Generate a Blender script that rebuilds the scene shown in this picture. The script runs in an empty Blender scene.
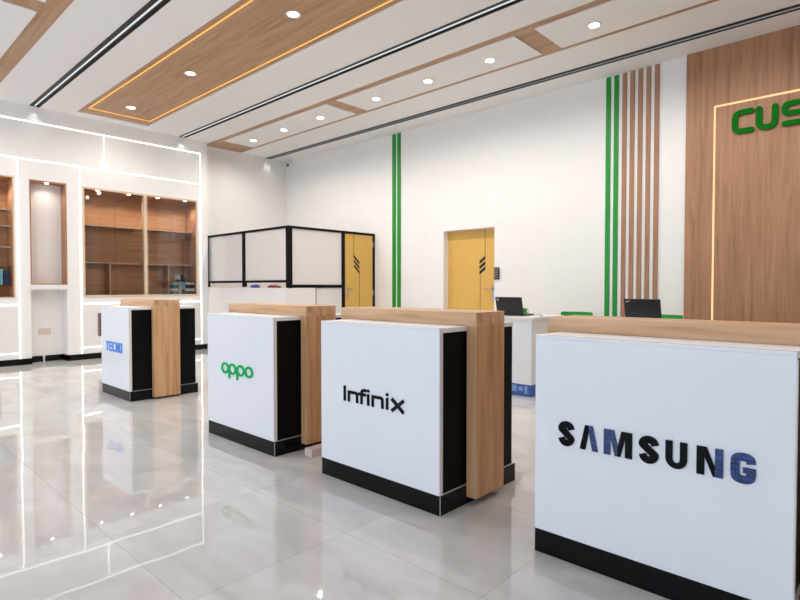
import bpy, bmesh, math, random
from mathutils import Vector
random.seed(7)
SC = bpy.context.scene
COL = SC.collection
R = math.radians
CEIL = 3.99
LW = -9.914          # plane of the cabinet wall
RWY = 7.2            # plane of the right wall

# ---------------------------------------------------------------- materials
def srgb(r, g, b):
    f = lambda c: (c/255)/12.92 if c/255 <= 0.04045 else ((c/255+0.055)/1.055)**2.4
    return (f(r), f(g), f(b), 1)

def new_mat(name):
    m = bpy.data.materials.new(name); m.use_nodes = True
    nt = m.node_tree
    return m, nt, nt.nodes['Principled BSDF']

def plain(name, col, rough=0.5, metal=0.0, coat=0.0, ior=1.5, noise=0.03):
    m, nt, p = new_mat(name)
    tc = nt.nodes.new('ShaderNodeTexCoord')
    nz = nt.nodes.new('ShaderNodeTexNoise'); nz.inputs['Scale'].default_value = 6; nz.inputs['Detail'].default_value = 4
    nt.links.new(tc.outputs['Object'], nz.inputs['Vector'])
    rp = nt.nodes.new('ShaderNodeValToRGB')
    a = tuple(c*(1-noise) for c in col[:3])+(1,); b = tuple(min(1, c*(1+noise)) for c in col[:3])+(1,)
    rp.color_ramp.elements[0].position = .3; rp.color_ramp.elements[1].position = .7
    rp.color_ramp.elements[0].color = a; rp.color_ramp.elements[1].color = b
    nt.links.new(nz.outputs['Fac'], rp.inputs['Fac'])
    nt.links.new(rp.outputs['Color'], p.inputs['Base Color'])
    p.inputs['Roughness'].default_value = rough
    p.inputs['Metallic'].default_value = metal
    p.inputs['IOR'].default_value = ior
    p.inputs['Coat Weight'].default_value = coat
    p.inputs['Coat Roughness'].default_value = 0.04
    return m

def wood(name, dark, mid, light, axis, rough=0.45, scale=1.0):
    m, nt, p = new_mat(name)
    L = nt.links.new
    tc = nt.nodes.new('ShaderNodeTexCoord'); mp = nt.nodes.new('ShaderNodeMapping')
    s = [9*scale]*3; s[axis] = 0.55*scale
    mp.inputs['Scale'].default_value = s
    L(tc.outputs['Object'], mp.inputs['Vector'])
    n1 = nt.nodes.new('ShaderNodeTexNoise'); n1.inputs['Scale'].default_value = 1.6; n1.inputs['Detail'].default_value = 7
    n1.inputs['Roughness'].default_value = .62; n1.inputs['Distortion'].default_value = .7
    L(mp.outputs['Vector'], n1.inputs['Vector'])
    mp2 = nt.nodes.new('ShaderNodeMapping'); s2 = [60*scale]*3; s2[axis] = 2.2*scale
    mp2.inputs['Scale'].default_value = s2
    L(tc.outputs['Object'], mp2.inputs['Vector'])
    n2 = nt.nodes.new('ShaderNodeTexNoise'); n2.inputs['Scale'].default_value = 1.2; n2.inputs['Detail'].default_value = 3
    L(mp2.outputs['Vector'], n2.inputs['Vector'])
    mx = nt.nodes.new('ShaderNodeMath'); mx.operation = 'MULTIPLY_ADD'
    mx.inputs[1].default_value = 0.3
    L(n2.outputs['Fac'], mx.inputs[0]); L(n1.outputs['Fac'], mx.inputs[2])
    rp = nt.nodes.new('ShaderNodeValToRGB')
    e = rp.color_ramp.elements
    e[0].position = .42; e[0].color = dark
    e[1].position = .88; e[1].color = light
    k = e.new(.62); k.color = mid
    L(mx.outputs[0], rp.inputs['Fac']); L(rp.outputs['Color'], p.inputs['Base Color'])
    p.inputs['Roughness'].default_value = rough
    bp = nt.nodes.new('ShaderNodeBump'); bp.inputs['Strength'].default_value = .06; bp.inputs['Distance'].default_value = .004
    L(n2.outputs['Fac'], bp.inputs['Height']); L(bp.outputs['Normal'], p.inputs['Normal'])
    return m

def emit(name, col, strength):
    m = bpy.data.materials.new(name); m.use_nodes = True
    nt = m.node_tree; nt.nodes.clear()
    o = nt.nodes.new('ShaderNodeOutputMaterial'); e = nt.nodes.new('ShaderNodeEmission')
    e.inputs['Color'].default_value = col; e.inputs['Strength'].default_value = strength
    nt.links.new(e.outputs[0], o.inputs[0])
    return m

def pane_mat(name, tint, gloss, frost=0.0, frost_col=(.8, .8, .8, 1)):
    m = bpy.data.materials.new(name); m.use_nodes = True
    nt = m.node_tree; nt.nodes.clear(); L = nt.links.new
    o = nt.nodes.new('ShaderNodeOutputMaterial')
    t = nt.nodes.new('ShaderNodeBsdfTransparent'); t.inputs[0].default_value = tint
    g = nt.nodes.new('ShaderNodeBsdfGlossy'); g.inputs['Roughness'].default_value = 0.02
    fr = nt.nodes.new('ShaderNodeFresnel'); fr.inputs['IOR'].default_value = 1.5
    ml = nt.nodes.new('ShaderNodeMath'); ml.operation = 'MULTIPLY'; ml.inputs[1].default_value = gloss
    ml.use_clamp = True
    L(fr.outputs[0], ml.inputs[0])
    base = t.outputs[0]
    if frost > 0:
        d = nt.nodes.new('ShaderNodeBsdfDiffuse'); d.inputs[0].default_value = frost_col
        tr = nt.nodes.new('ShaderNodeBsdfTranslucent'); tr.inputs[0].default_value = frost_col
        m1 = nt.nodes.new('ShaderNodeMixShader'); m1.inputs[0].default_value = .1
        L(d.outputs[0], m1.inputs[1]); L(tr.outputs[0], m1.inputs[2])
        m2 = nt.nodes.new('ShaderNodeMixShader'); m2.inputs[0].default_value = frost
        L(t.outputs[0], m2.inputs[1]); L(m1.outputs[0], m2.inputs[2]); base = m2.outputs[0]
    mx = nt.nodes.new('ShaderNodeMixShader')
    L(ml.outputs[0], mx.inputs[0]); L(base, mx.inputs[1]); L(g.outputs[0], mx.inputs[2])
    L(mx.outputs[0], o.inputs[0])
    return m

def floor_mat():
    m, nt, p = new_mat('polished_tile'); L = nt.links.new; N = nt.nodes.new
    tc = N('ShaderNodeTexCoord')
    off = N('ShaderNodeVectorMath'); off.operation = 'ADD'; off.inputs[1].default_value = (1.18+8*.8, -0.93+8*.8, 0)
    L(tc.outputs['Object'], off.inputs[0])
    sc = N('ShaderNodeVectorMath'); sc.operation = 'SCALE'; sc.inputs['Scale'].default_value = 1/.8
    L(off.outputs[0], sc.inputs[0])
    fl = N('ShaderNodeVectorMath'); fl.operation = 'FLOOR'; L(sc.outputs[0], fl.inputs[0])
    fc = N('ShaderNodeVectorMath'); fc.operation = 'FRACTION'; L(sc.outputs[0], fc.inputs[0])
    wn = N('ShaderNodeTexWhiteNoise'); wn.noise_dimensions = '2D'; L(fl.outputs[0], wn.inputs['Vector'])
    # joints
    sp = N('ShaderNodeSeparateXYZ'); L(fc.outputs[0], sp.inputs[0])
    def edge(sock):
        a = N('ShaderNodeMath'); a.operation = 'SUBTRACT'; a.inputs[1].default_value = .5; L(sock, a.inputs[0])
        b = N('ShaderNodeMath'); b.operation = 'ABSOLUTE'; L(a.outputs[0], b.inputs[0])
        c = N('ShaderNodeMath'); c.operation = 'GREATER_THAN'; c.inputs[1].default_value = .5-.0011/.8; L(b.outputs[0], c.inputs[0])
        return c.outputs[0]
    mxj = N('ShaderNodeMath'); mxj.operation = 'MAXIMUM'; L(edge(sp.outputs[0]), mxj.inputs[0]); L(edge(sp.outputs[1]), mxj.inputs[1])
    # marble veins, shifted per tile
    sh = N('ShaderNodeVectorMath'); sh.operation = 'MULTIPLY_ADD'
    sh.inputs[1].default_value = (7, 7, 7)
    L(wn.outputs['Color'], sh.inputs[0]); L(tc.outputs['Object'], sh.inputs[2])
    mp = N('ShaderNodeMapping'); mp.inputs['Rotation'].default_value = (0, 0, .6); mp.inputs['Scale'].default_value = (1.0, 2.6, 1)
    L(sh.outputs[0], mp.inputs[0])
    n1 = N('ShaderNodeTexNoise'); n1.inputs['Scale'].default_value = 1.5; n1.inputs['Detail'].default_value = 8; n1.inputs['Distortion'].default_value = 1.2
    L(mp.outputs[0], n1.inputs['Vector'])
    rp = N('ShaderNodeValToRGB'); e = rp.color_ramp.elements
    e[0].position = .33; e[0].color = srgb(203, 200, 196); e[1].position = .66; e[1].color = srgb(219, 217, 214)
    k = e.new(.5); k.color = srgb(211, 208, 205)
    L(n1.outputs['Fac'], rp.inputs['Fac'])
    mj = N('ShaderNodeMix'); mj.data_type = 'RGBA'
    L(mxj.outputs[0], mj.inputs['Factor']); L(rp.outputs['Color'], mj.inputs[6]); mj.inputs[7].default_value = srgb(158, 152, 146)
    L(mj.outputs[2], p.inputs['Base Color'])
    # every tile is laid a hair out of level
    s5 = N('ShaderNodeVectorMath'); s5.operation = 'SUBTRACT'; s5.inputs[1].default_value = (.5, .5, .5); L(wn.outputs['Color'], s5.inputs[0])
    s6 = N('ShaderNodeVectorMath'); s6.operation = 'MULTIPLY'; s6.inputs[1].default_value = (.004, .004, 0); L(s5.outputs[0], s6.inputs[0])
    n3 = N('ShaderNodeTexNoise'); n3.inputs['Scale'].default_value = 5; n3.inputs['Detail'].default_value = 1; L(tc.outputs['Object'], n3.inputs['Vector'])
    s7 = N('ShaderNodeVectorMath'); s7.operation = 'SUBTRACT'; s7.inputs[1].default_value = (.5, .5, .5); L(n3.outputs['Color'], s7.inputs[0])
    s8 = N('ShaderNodeVectorMath'); s8.operation = 'MULTIPLY_ADD'; s8.inputs[1].default_value = (.004, .004, 0)
    L(s7.outputs[0], s8.inputs[0]); L(s6.outputs[0], s8.inputs[2])
    ge = N('ShaderNodeNewGeometry')
    ad = N('ShaderNodeVectorMath'); ad.operation = 'ADD'; L(ge.outputs['Normal'], ad.inputs[0]); L(s8.outputs[0], ad.inputs[1])
    nm = N('ShaderNodeVectorMath'); nm.operation = 'NORMALIZE'; L(ad.outputs[0], nm.inputs[0])
    L(nm.outputs[0], p.inputs['Normal'])
    p.inputs['Roughness'].default_value = .02
    p.inputs['IOR'].default_value = 1.55
    return m

def blue_brick_mat():  # two blues in a brick pattern with dark lines between
    m, nt, p = new_mat('blue_brick'); L = nt.links.new
    tc = nt.nodes.new('ShaderNodeTexCoord'); mp = nt.nodes.new('ShaderNodeMapping'); mp.inputs['Rotation'].default_value = (R(90), 0, 0)
    L(tc.outputs['Object'], mp.inputs[0])
    br = nt.nodes.new('ShaderNodeTexBrick'); br.inputs['Scale'].default_value = 13; br.inputs['Mortar Size'].default_value = .018
    br.inputs['Color1'].default_value = srgb(40, 72, 134); br.inputs['Color2'].default_value = srgb(30, 56, 108); br.inputs['Mortar'].default_value = srgb(14, 22, 46)
    L(mp.outputs[0], br.inputs['Vector']); L(br.outputs['Color'], p.inputs['Base Color']); p.inputs['Roughness'].default_value = .2
    return m

MT = dict(
    letterblue=blue_brick_mat(),
    floor=floor_mat(),
    wall=plain('wall_paint', srgb(236, 233, 230), .7, noise=.01),
    ceil=plain('ceiling_paint', srgb(238, 236, 234), .75, noise=.01),
    lacquer=plain('white_lacquer', srgb(233, 229, 226), .3, noise=.01),
    acrylic=plain('white_acrylic', srgb(236, 237, 240), .22, noise=.008),
    edge=plain('cream_edge_band', srgb(232, 226, 218), .4),
    blacklam=plain('black_laminate', srgb(13, 13, 13), .5, ior=1.2),
    blackgloss=plain('black_gloss_tile', srgb(9, 10, 12), .14, ior=1.3),
    blacksign=plain('black_mirror_acrylic', srgb(9, 11, 16), .12, ior=1.2),
    seam=plain('pale_joint', srgb(185, 185, 182), .5),
    blackframe=plain('black_powder_coat', srgb(13, 12, 12), .5, ior=1.25),
    blackslot=plain('black_channel', srgb(16, 17, 17), .5),
    alu=plain('brushed_aluminium', srgb(175, 178, 180), .35, metal=.8),
    oak_z=wood('oak_vertical', srgb(172, 124, 82), srgb(206, 158, 112), srgb(222, 180, 136), 2),
    oak_x=wood('oak_lengthwise', srgb(172, 126, 88), srgb(208, 164, 122), srgb(224, 186, 148), 0),
    wal_z=wood('brown_oak_vertical', srgb(140, 98, 66), srgb(166, 120, 86), srgb(180, 136, 102), 2, .5),
    wal_x=wood('brown_oak_lengthwise', srgb(152, 114, 82), srgb(178, 138, 102), srgb(192, 156, 122), 0, .5),
    cab_y=wood('cabinet_oak', srgb(165, 114, 76), srgb(192, 140, 98), srgb(206, 158, 116), 1, .45),
    cab_edge=plain('cabinet_oak_edge', srgb(214, 190, 160), .5),
    slat=wood('slat_oak', srgb(138, 98, 70), srgb(160, 118, 88), srgb(174, 132, 102), 2, .5),
    green=plain('green_paint', srgb(12, 140, 40), .45),
    signgreen=plain('green_sign_acrylic', srgb(0, 106, 8), .6, ior=1.2),
    oppogreen=plain('green_logo_acrylic', srgb(0, 180, 92), .45, ior=1.25),
    blue=plain('blue_logo_acrylic', srgb(34, 130, 228), .3),
    bluefilm=plain('blue_plinth', srgb(40, 84, 165), .15),
    plinthblue2=plain('pale_blue_block', srgb(120, 150, 205), .2),
    yellow=plain('ochre_door_paint', srgb(216, 172, 86), .4),
    darkline=plain('dark_inlay', srgb(60, 45, 22), .5),
    black=plain('matt_black_plastic', srgb(18, 18, 20), .35),
    greyplastic=plain('grey_plastic', srgb(120, 120, 122), .4),
    whiteplastic=plain('white_plastic', srgb(225, 222, 218), .4),
    beige=plain('beige_plastic', srgb(222, 202, 188), .45),
    greenplastic=plain('green_plastic', srgb(20, 160, 50), .35),
    steel=plain('steel', srgb(190, 190, 190), .25, metal=1.0),
    mahogany=plain('mahogany_handle', srgb(110, 62, 48), .35),
    paleblock=plain('pale_timber', srgb(214, 196, 188), .6),
    cream=plain('cream_card', srgb(238, 232, 212), .6),
    navy=plain('navy_card', srgb(28, 38, 70), .4),
    skyc=plain('light_blue_card', srgb(160, 205, 240), .4),
    teal=plain('teal_card', srgb(90, 150, 155), .4),
    charcoal=plain('charcoal_card', srgb(48, 44, 46), .4),
    redc=plain('dark_red_card', srgb(140, 40, 45), .4),
    purple=plain('violet_blue_card', srgb(60, 50, 150), .4),
    glass=pane_mat('clear_glass', (.97, .98, .98, 1), 1.0),
    booth_glass=pane_mat('frosted_booth_glass', (.95, .95, .95, 1), 1.0, .95, srgb(243, 237, 233)),
    led=emit('white_led', (1, .95, .89, 1), 4.0),
    led_warm=emit('warm_led', (1, .5, .12, 1), 1.25),
    led_panel=emit('warm_panel_led', (1, .6, .3, 1), 1.35),
    lamp=emit('downlight_lamp', (1, .97, .93, 1), 22.0),
    minilamp=emit('cabinet_lamp', (1, .93, .84, 1), 10.0),
    track_dim=emit('track_diffuser_dim', (.92, .97, 1, 1), .22),
    track=emit('track_diffuser', (.92, .97, 1, 1), .8),
)

# ---------------------------------------------------------------- mesh tools
class MB:
    def __init__(s): s.v = []; s.f = []
    def add(s, vs, fs):
        o = len(s.v); s.v += [tuple(p) for p in vs]; s.f += [tuple(i+o for i in f) for f in fs]; return s
    def box(s, x0, x1, y0, y1, z0, z1):
        if x0 > x1: x0, x1 = x1, x0
        if y0 > y1: y0, y1 = y1, y0
        if z0 > z1: z0, z1 = z1, z0
        return s.add([(x0,y0,z0),(x1,y0,z0),(x1,y1,z0),(x0,y1,z0),(x0,y0,z1),(x1,y0,z1),(x1,y1,z1),(x0,y1,z1)],
                     [(3,2,1,0),(4,5,6,7),(0,1,5,4),(1,2,6,5),(2,3,7,6),(3,0,4,7)])
    def lathe(s, prof, n=24, c=(0,0,0), cap=True):
        vs = []; fs = []
        for r, z in prof:
            for k in range(n):
                a = 2*math.pi*k/n; vs.append((c[0]+r*math.cos(a), c[1]+r*math.sin(a), c[2]+z))
        for i in range(len(prof)-1):
            for k in range(n):
                k2 = (k+1) % n; fs.append((i*n+k, i*n+k2, (i+1)*n+k2, (i+1)*n+k))
        if cap:
            fs.append(tuple(range(n))[::-1]); fs.append(tuple((len(prof)-1)*n+k for k in range(n)))
        return s.add(vs, fs)
    def tube(s, pts, r, n=10):
        pts = [Vector(p) for p in pts]; vs = []; fs = []
        for i, p in enumerate(pts):
            d = (pts[min(i+1, len(pts)-1)]-pts[max(i-1, 0)]).normalized()
            u = d.cross(Vector((0,0,1)))
            if u.length < .05: u = d.cross(Vector((1,0,0)))
            u.normalize(); w = d.cross(u)
            for k in range(n):
                a = 2*math.pi*k/n; vs.append(p+u*r*math.cos(a)+w*r*math.sin(a))
        for i in range(len(pts)-1):
            for k in range(n):
                k2 = (k+1) % n; fs.append((i*n+k, i*n+k2, (i+1)*n+k2, (i+1)*n+k))
        fs.append(tuple(range(n))[::-1]); fs.append(tuple((len(pts)-1)*n+k for k in range(n)))
        return s.add(vs, fs)
    def prism(s, poly, put, t0, t1):
        """poly: 2D outline; put(u, v, t) -> 3D"""
        n = len(poly)
        vs = [put(u, v, t0) for u, v in poly]+[put(u, v, t1) for u, v in poly]
        fs = [tuple(range(n)), tuple(range(2*n-1, n-1, -1))]
        fs += [(i, i+n, (i+1) % n+n, (i+1) % n) for i in range(n)]
        return s.add(vs, fs)
    def ribbon(s, pts, w, put, t0, t1, closed=False, cap=False):
        n = len(pts); P = [Vector(p) for p in pts]; lf = []; rt = []
        for i in range(n):
            a = P[i-1] if (closed or i > 0) else None
            b = P[(i+1) % n] if (closed or i < n-1) else None
            d1 = (P[i]-a).normalized() if a is not None else None
            d2 = (b-P[i]).normalized() if b is not None else None
            if d1 is None: d1 = d2
            if d2 is None: d2 = d1
            n1 = Vector((-d1.y, d1.x)); n2 = Vector((-d2.y, d2.x))
            m = n1+n2; m.normalize(); k = w/2/max(.5, m.dot(n1))
            lf.append(P[i]+m*k); rt.append(P[i]-m*k)
        if closed:
            o = len(s.v)
            for t in (t0, t1):
                for q in lf+rt: s.v.append(tuple(put(q.x, q.y, t)))
            for i in range(n):
                j = (i+1) % n
                s.f += [(o+i, o+j, o+n+j, o+n+i), (o+2*n+i, o+3*n+i, o+3*n+j, o+2*n+j),
                        (o+i, o+2*n+i, o+2*n+j, o+j), (o+n+i, o+n+j, o+3*n+j, o+3*n+i)]
            return s
        def arc(c, a, b):
            d = (a-c); out = []
            for k in range(1, 8):
                an = -math.pi*k/8
                out.append(Vector((c.x+d.x*math.cos(an)-d.y*math.sin(an), c.y+d.x*math.sin(an)+d.y*math.cos(an))))
            return out
        poly = list(lf)
        if cap: poly += arc(P[-1], lf[-1], rt[-1])
        poly += rt[::-1]
        if cap: poly += arc(P[0], rt[0], lf[0])
        return s.prism([(q.x, q.y) for q in poly], put, t0, t1)

def fix_normals(me):
    b = bmesh.new(); b.from_mesh(me); bmesh.ops.remove_doubles(b, verts=b.verts, dist=1e-6)
    bmesh.ops.recalc_face_normals(b, faces=b.faces); b.to_mesh(me); b.free()

def link(o): COL.objects.link(o); return o

def root_of(o):
    while o.parent: o = o.parent
    return o

def obj(name, mb, mat, parent=None, bevel=0, smooth=False, origin=None, fix=False):
    """mesh given in world coordinates; stored relative to its thing's base"""
    if parent is not None: b = Vector(root_of(parent).location)
    elif origin is not None: b = Vector(origin)
    else:
        xs, ys, zs = zip(*mb.v); b = Vector(((min(xs)+max(xs))/2, (min(ys)+max(ys))/2, min(zs)))
    me = bpy.data.meshes.new(name)
    me.from_pydata([(x-b.x, y-b.y, z-b.z) for x, y, z in mb.v], [], mb.f)
    if fix: fix_normals(me)
    me.materials.append(MT[mat]); me.update()
    o = link(bpy.data.objects.new(name, me))
    if parent is not None: o.parent = parent
    else: o.location = b
    if smooth:
        for p in me.polygons: p.use_smooth = True
        me.set_sharp_from_angle(angle=R(40))
    if bevel:
        m = o.modifiers.new('bevel', 'BEVEL'); m.width = bevel; m.segments = 2; m.limit_method = 'ANGLE'; m.angle_limit = R(50)
    return o

def B(x0, x1, y0, y1, z0, z1): return MB().box(x0, x1, y0, y1, z0, z1)

def tag(o, label=None, cat=None, group=None, kind=None):
    if label: o['label'] = label
    if cat: o['category'] = cat
    if group: o['group'] = group
    if kind: o['kind'] = kind
    return o

def thing(name, loc, label, cat, group=None, rz=0):
    o = link(bpy.data.objects.new(name, None)); o.location = loc; o.rotation_euler.z = rz
    o.empty_display_size = .1
    return tag(o, label, cat, group)

def struct(name, mb, mat, label, cat, **k):
    o = obj(name, mb, mat, origin=(0, 0, 0), **k); tag(o, label, cat, kind='structure'); return o

def holed(a0, a1, b0, b1, holes, put, thick):
    """slab in the (a,b) plane with rectangular holes; put(a,b,t), t from 0 (face) to thick"""
    A = sorted({a0, a1, *[h[0] for h in holes], *[h[1] for h in holes]}); A = [a for a in A if a0 <= a <= a1]
    Bq = sorted({b0, b1, *[h[2] for h in holes], *[h[3] for h in holes]}); Bq = [b for b in Bq if b0 <= b <= b1]
    def solid(i, j):
        if i < 0 or j < 0 or i >= len(A)-1 or j >= len(Bq)-1: return False
        ca = (A[i]+A[i+1])/2; cb = (Bq[j]+Bq[j+1])/2
        return not any(h[0] < ca < h[1] and h[2] < cb < h[3] for h in holes)
    mb = MB()
    for i in range(len(A)-1):
        for j in range(len(Bq)-1):
            if not solid(i, j): continue
            p, q, r, s = A[i], A[i+1], Bq[j], Bq[j+1]
            for t in (0, thick):
                mb.add([put(p, r, t), put(q, r, t), put(q, s, t), put(p, s, t)], [(0, 1, 2, 3)])
            for di, dj, e in ((-1, 0, ((p, r), (p, s))), (1, 0, ((q, r), (q, s))), (0, -1, ((p, r), (q, r))), (0, 1, ((p, s), (q, s)))):
                if not solid(i+di, j+dj):
                    (u0, v0), (u1, v1) = e
                    mb.add([put(u0, v0, 0), put(u1, v1, 0), put(u1, v1, thick), put(u0, v0, thick)], [(0, 1, 2, 3)])
    return mb

def catmull(pts, n=7):
    P = [pts[0]]+list(pts)+[pts[-1]]; out = []
    for i in range(1, len(P)-2):
        p0, p1, p2, p3 = (Vector(q) for q in P[i-1:i+3])
        for k in range(n):
            t = k/n
            out.append(.5*((2*p1)+(p2-p0)*t+(2*p0-5*p1+4*p2-p3)*t*t+(3*p1-p0-3*p2+p3)*t**3))
    out.append(Vector(P[-1]))
    return [(q.x, q.y) for q in out]

# ---------------------------------------------------------------- setting
X0, X1, Y0 = -10.2, 3.6, -5.0
struct('floor', B(-10.6, X1+.2, Y0-.2, RWY+.3, -.1, 0), 'floor', 'polished pale grey marble tile floor mirroring the shop', 'floor')

TR = [(2.25, 2.385), (4.595, 4.725), (6.635, 6.77)]     # black track slots
TRAY = (-9.68, X1-.4, 2.845, 3.955)
ROWR = (X0+.04, X1-.4, 5.205, 6.035)
ROWL = (X0+.3, X1-.4, .55, 1.745)
TXE = [LW+.02, LW+.02, X0+.02]
holes = [(TXE[i], X1-.3, y0, y1) for i, (y0, y1) in enumerate(TR)]
holes += [TRAY, ROWR, ROWL]
struct('ceiling', holed(-10.6, X1+.2, Y0-.2, RWY+.3, holes, lambda a, b, t: (a, b, CEIL+t), .09), 'ceil',
       'white plaster ceiling with black slots and wooden recesses', 'ceiling', fix=True)

# left wall with its openings
LH = [(1.2, 2.04, 1.03, 2.88), (2.24, 2.74, 0, 1.15), (2.24, 2.745, 1.235, 2.865), (2.975, 4.955, 1.03, 2.85)]
mb = holed(Y0-.2, 5.16, 0, CEIL, LH, lambda a, b, t: (LW-t, a, b), .24)
mb.box(-10.17, -10.15, 2.2, 2.8, 0, 1.2)
struct('wall_left', mb, 'wall', 'white cabinet wall with glowing light lines', 'wall')
struct('wall_alcove', B(X0-.12, X0, 5.16, RWY, 0, CEIL), 'wall', 'plain white wall set back behind the glass booth', 'wall')
RH = [(-5.70, -4.70, 0, 2.135)]
struct('wall_right', holed(X0-.12, X1+.2, 0, CEIL, RH, lambda a, b, t: (a, RWY+t, b), .2), 'wall',
       'long white wall with green stripes and the ochre door', 'wall', fix=True)
struct('wall_side', B(X1, X1+.15, Y0, RWY, 0, CEIL), 'wall', 'white side wall beyond the picture', 'wall')
WH = [(-9.4+2.6*k, -9.4+2.6*k+2.25, .12, 3.3) for k in range(5)]
struct('wall_back', holed(-10.2, X1+.15, 0, CEIL, WH, lambda a, b, t: (a, Y0-t, b), .15), 'wall',
       'shopfront wall with tall windows behind the camera', 'wall', fix=True)
for k, h in enumerate(WH):
    m = MB()
    for a, b in ((h[0], h[0]+.05), (h[1]-.05, h[1]), ((h[0]+h[1])/2-.03, (h[0]+h[1])/2+.03)):
        m.box(a, b, Y0-.1, Y0-.05, h[2], h[3])
    for z in (h[2], 2.2, h[3]-.05): m.box(h[0], h[1], Y0-.1, Y0-.05, z, z+.05)
    struct('window_%d' % (k+1), m, 'blackframe', 'black framed shopfront window behind the camera', 'window')

# black skirting of the cabinet wall
mb = MB(); mb.box(LW, LW+.014, Y0, 2.24, 0, .095); mb.box(-10.15, -10.136, 2.24, 2.74, 0, .095)
mb.box(-10.15, LW+.014, 2.226, 2.24, 0, .095); mb.box(-10.15, LW+.014, 2.74, 2.754, 0, .095); mb.box(LW, LW+.014, 2.74, 5.16, 0, .095)
struct('baseboard_left', mb, 'blackgloss', 'black gloss tile skirting along the cabinet wall', 'baseboard')

# wooden ceiling recesses
def trim(n, x0, x1, y0, y1, label):
    return struct('trim_%d' % n, B(x0-.02, x1+.02, y0-.02, y1+.02, CEIL+(.02 if n == 1 else .004), CEIL+.05), 'wal_x', label, 'ceiling panel')
trim(1, *TRAY, 'wide wooden recess in the middle of the ceiling')
trim(2, *ROWR, 'wooden ceiling frame around the white drop panels near the striped wall')
trim(3, *ROWL, 'wooden ceiling frame in the upper left corner of the picture')

# glowing tape round the central recess
def led(name, mb, mat, label, group, cat='led strip'):
    return tag(obj(name, mb, mat), label, cat, group)
zc = CEIL+.012
g = 'amber light tape of the wooden ceiling recess'
led('led_strip', B(-9.4, X1-.5, 2.935, 2.948, zc, CEIL+.02), 'led_warm', 'amber light line along the left long side of the wooden ceiling recess', g)
led('led_strip', B(-9.4, X1-.5, 3.868, 3.88, zc, CEIL+.02), 'led_warm', 'amber light line along the right long side of the wooden ceiling recess', g)
led('led_strip', B(-9.42, -9.405, 2.935, 3.88, zc, CEIL+.02), 'led_warm', 'short amber light line across the far end of the wooden ceiling recess', g)

# white drop panels in the wooden rows
def drop(x0, x1, y0, y1, label):
    o = obj('drop_panel', B(x0, x1, y0, y1, CEIL-.012, CEIL+.004), 'ceil', bevel=.003)
    tag(o, label, 'ceiling panel', 'white drop panels of the ceiling')
drop(-9.55, -6.50, 5.315, 5.945, 'white drop panel with three lights at the far end of the right row')
drop(-6.25, -3.22, 5.315, 5.945, 'white drop panel with three lights between two wooden cross bands')
drop(-2.97, .05, 5.315, 5.945, 'white drop panel nearest the wood feature wall, cut by the top edge')
drop(-9.5, -6.47, .72, 1.555, 'large white drop panel in the upper left corner')
drop(-6.2, -3.2, .72, 1.555, 'sliver of white drop panel at the very top of the upper left corner')

# black light tracks
def track(y0, y1, xe, label):
    yc = (y0+y1)/2; ys = y0+(.066 if y1 < 6 else .095)
    t = thing('light_track', (xe, yc, CEIL), label, 'light track', 'black light tracks in the ceiling')
    x1 = X1-.32
    m = MB(); m.box(xe, x1, y0, y1, CEIL+.075, CEIL+.088); m.box(xe, x1, y0, y0+.012, CEIL-.004, CEIL+.08); m.box(xe, x1, y1-.012, y1, CEIL-.004, CEIL+.08)
    m.box(xe, xe+.012, y0, y1, CEIL, CEIL+.08)
    obj('channel', m, 'blackslot', t)
    obj('diffuser', B(xe+.015, x1, ys, ys+.016, CEIL+.004, CEIL+.06), 'track' if y1 < 6 else 'track_dim', t)
    m = MB(); m.box(xe+.012, x1, y0+.012, ys-.001, CEIL+.012, CEIL+.018); m.box(xe+.012, x1, ys+.017, y1-.012, CEIL+.012, CEIL+.018)
    obj('baffle', m, 'blackslot', t)
    lamp('track_spot', (xe+.06, yc, CEIL-.01), t, 2.6, (.95, 1, .97), 80, .03)
def lamp(name, loc, parent, power, col, size=172, rad=.05, blend=.7):
    l = bpy.data.lights.new(name, 'SPOT'); l.energy = power; l.color = col; l.spot_size = R(size); l.spot_blend = blend
    l.shadow_soft_size = rad
    o = link(bpy.data.objects.new(name, l)); o.parent = parent
    o.location = Vector(loc)-Vector(root_of(parent).location)
    return o
for (y0, y1), xe, lb in zip(TR, TXE, ('black ceiling light track left of the wooden recess', 'black ceiling light track between the wooden recess and the drop panels',
                                 'black ceiling light track closest to the striped wall')):
    track(y0, y1, xe, lb)

# recessed downlights
def downlight(x, y, z, label, group, power=47):
    t = thing('downlight', (x, y, z), label, 'downlight', group)
    obj('rim', MB().lathe([(.052, -.0012), (.074, -.006), (.08, -.004), (.08, -.0004)], 28, (x, y, z), cap=False), 'whiteplastic', t, smooth=True)
    obj('lamp_face', MB().lathe([(.056, -.0005), (.05, -.004)], 28, (x, y, z)), 'lamp', t)
    lamp('beam', (x, y, z-.03), t, power, (1, .965, .92))
g1 = 'downlights in the wooden ceiling recess'; g2 = 'downlights in the white drop panels'
for x, lb in ((-8.92, 'round downlight at the far end of the wooden ceiling recess'), (-6.93, 'middle round downlight in the wooden ceiling recess'),
              (-4.66, 'round downlight nearest the top edge in the wooden ceiling recess'), (-2.4, 'round downlight in the wooden recess above the picture'),
              (-.2, 'round downlight in the wooden recess above the camera')):
    downlight(x, 3.385, CEIL+.02, lb, g1)
pos = ('first downlight from the far wall in the far drop panel', 'second downlight from the far wall in the far drop panel', 'downlight beside the cross band in the far drop panel',
       'first downlight of the middle drop panel from the cabinet wall', 'centre downlight of the middle drop panel', 'downlight of the middle drop panel nearest the wood feature wall',
       'large downlight at the start of the nearest drop panel', 'downlight in the nearest drop panel above the picture', 'last downlight in the nearest drop panel above the picture')
for x, lb in zip((-9.086, -8.095, -7.075, -5.766, -4.766, -3.773, -2.462, -1.46, -.46), pos):
    downlight(x, 5.665, CEIL-.012, lb, g2)
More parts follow.
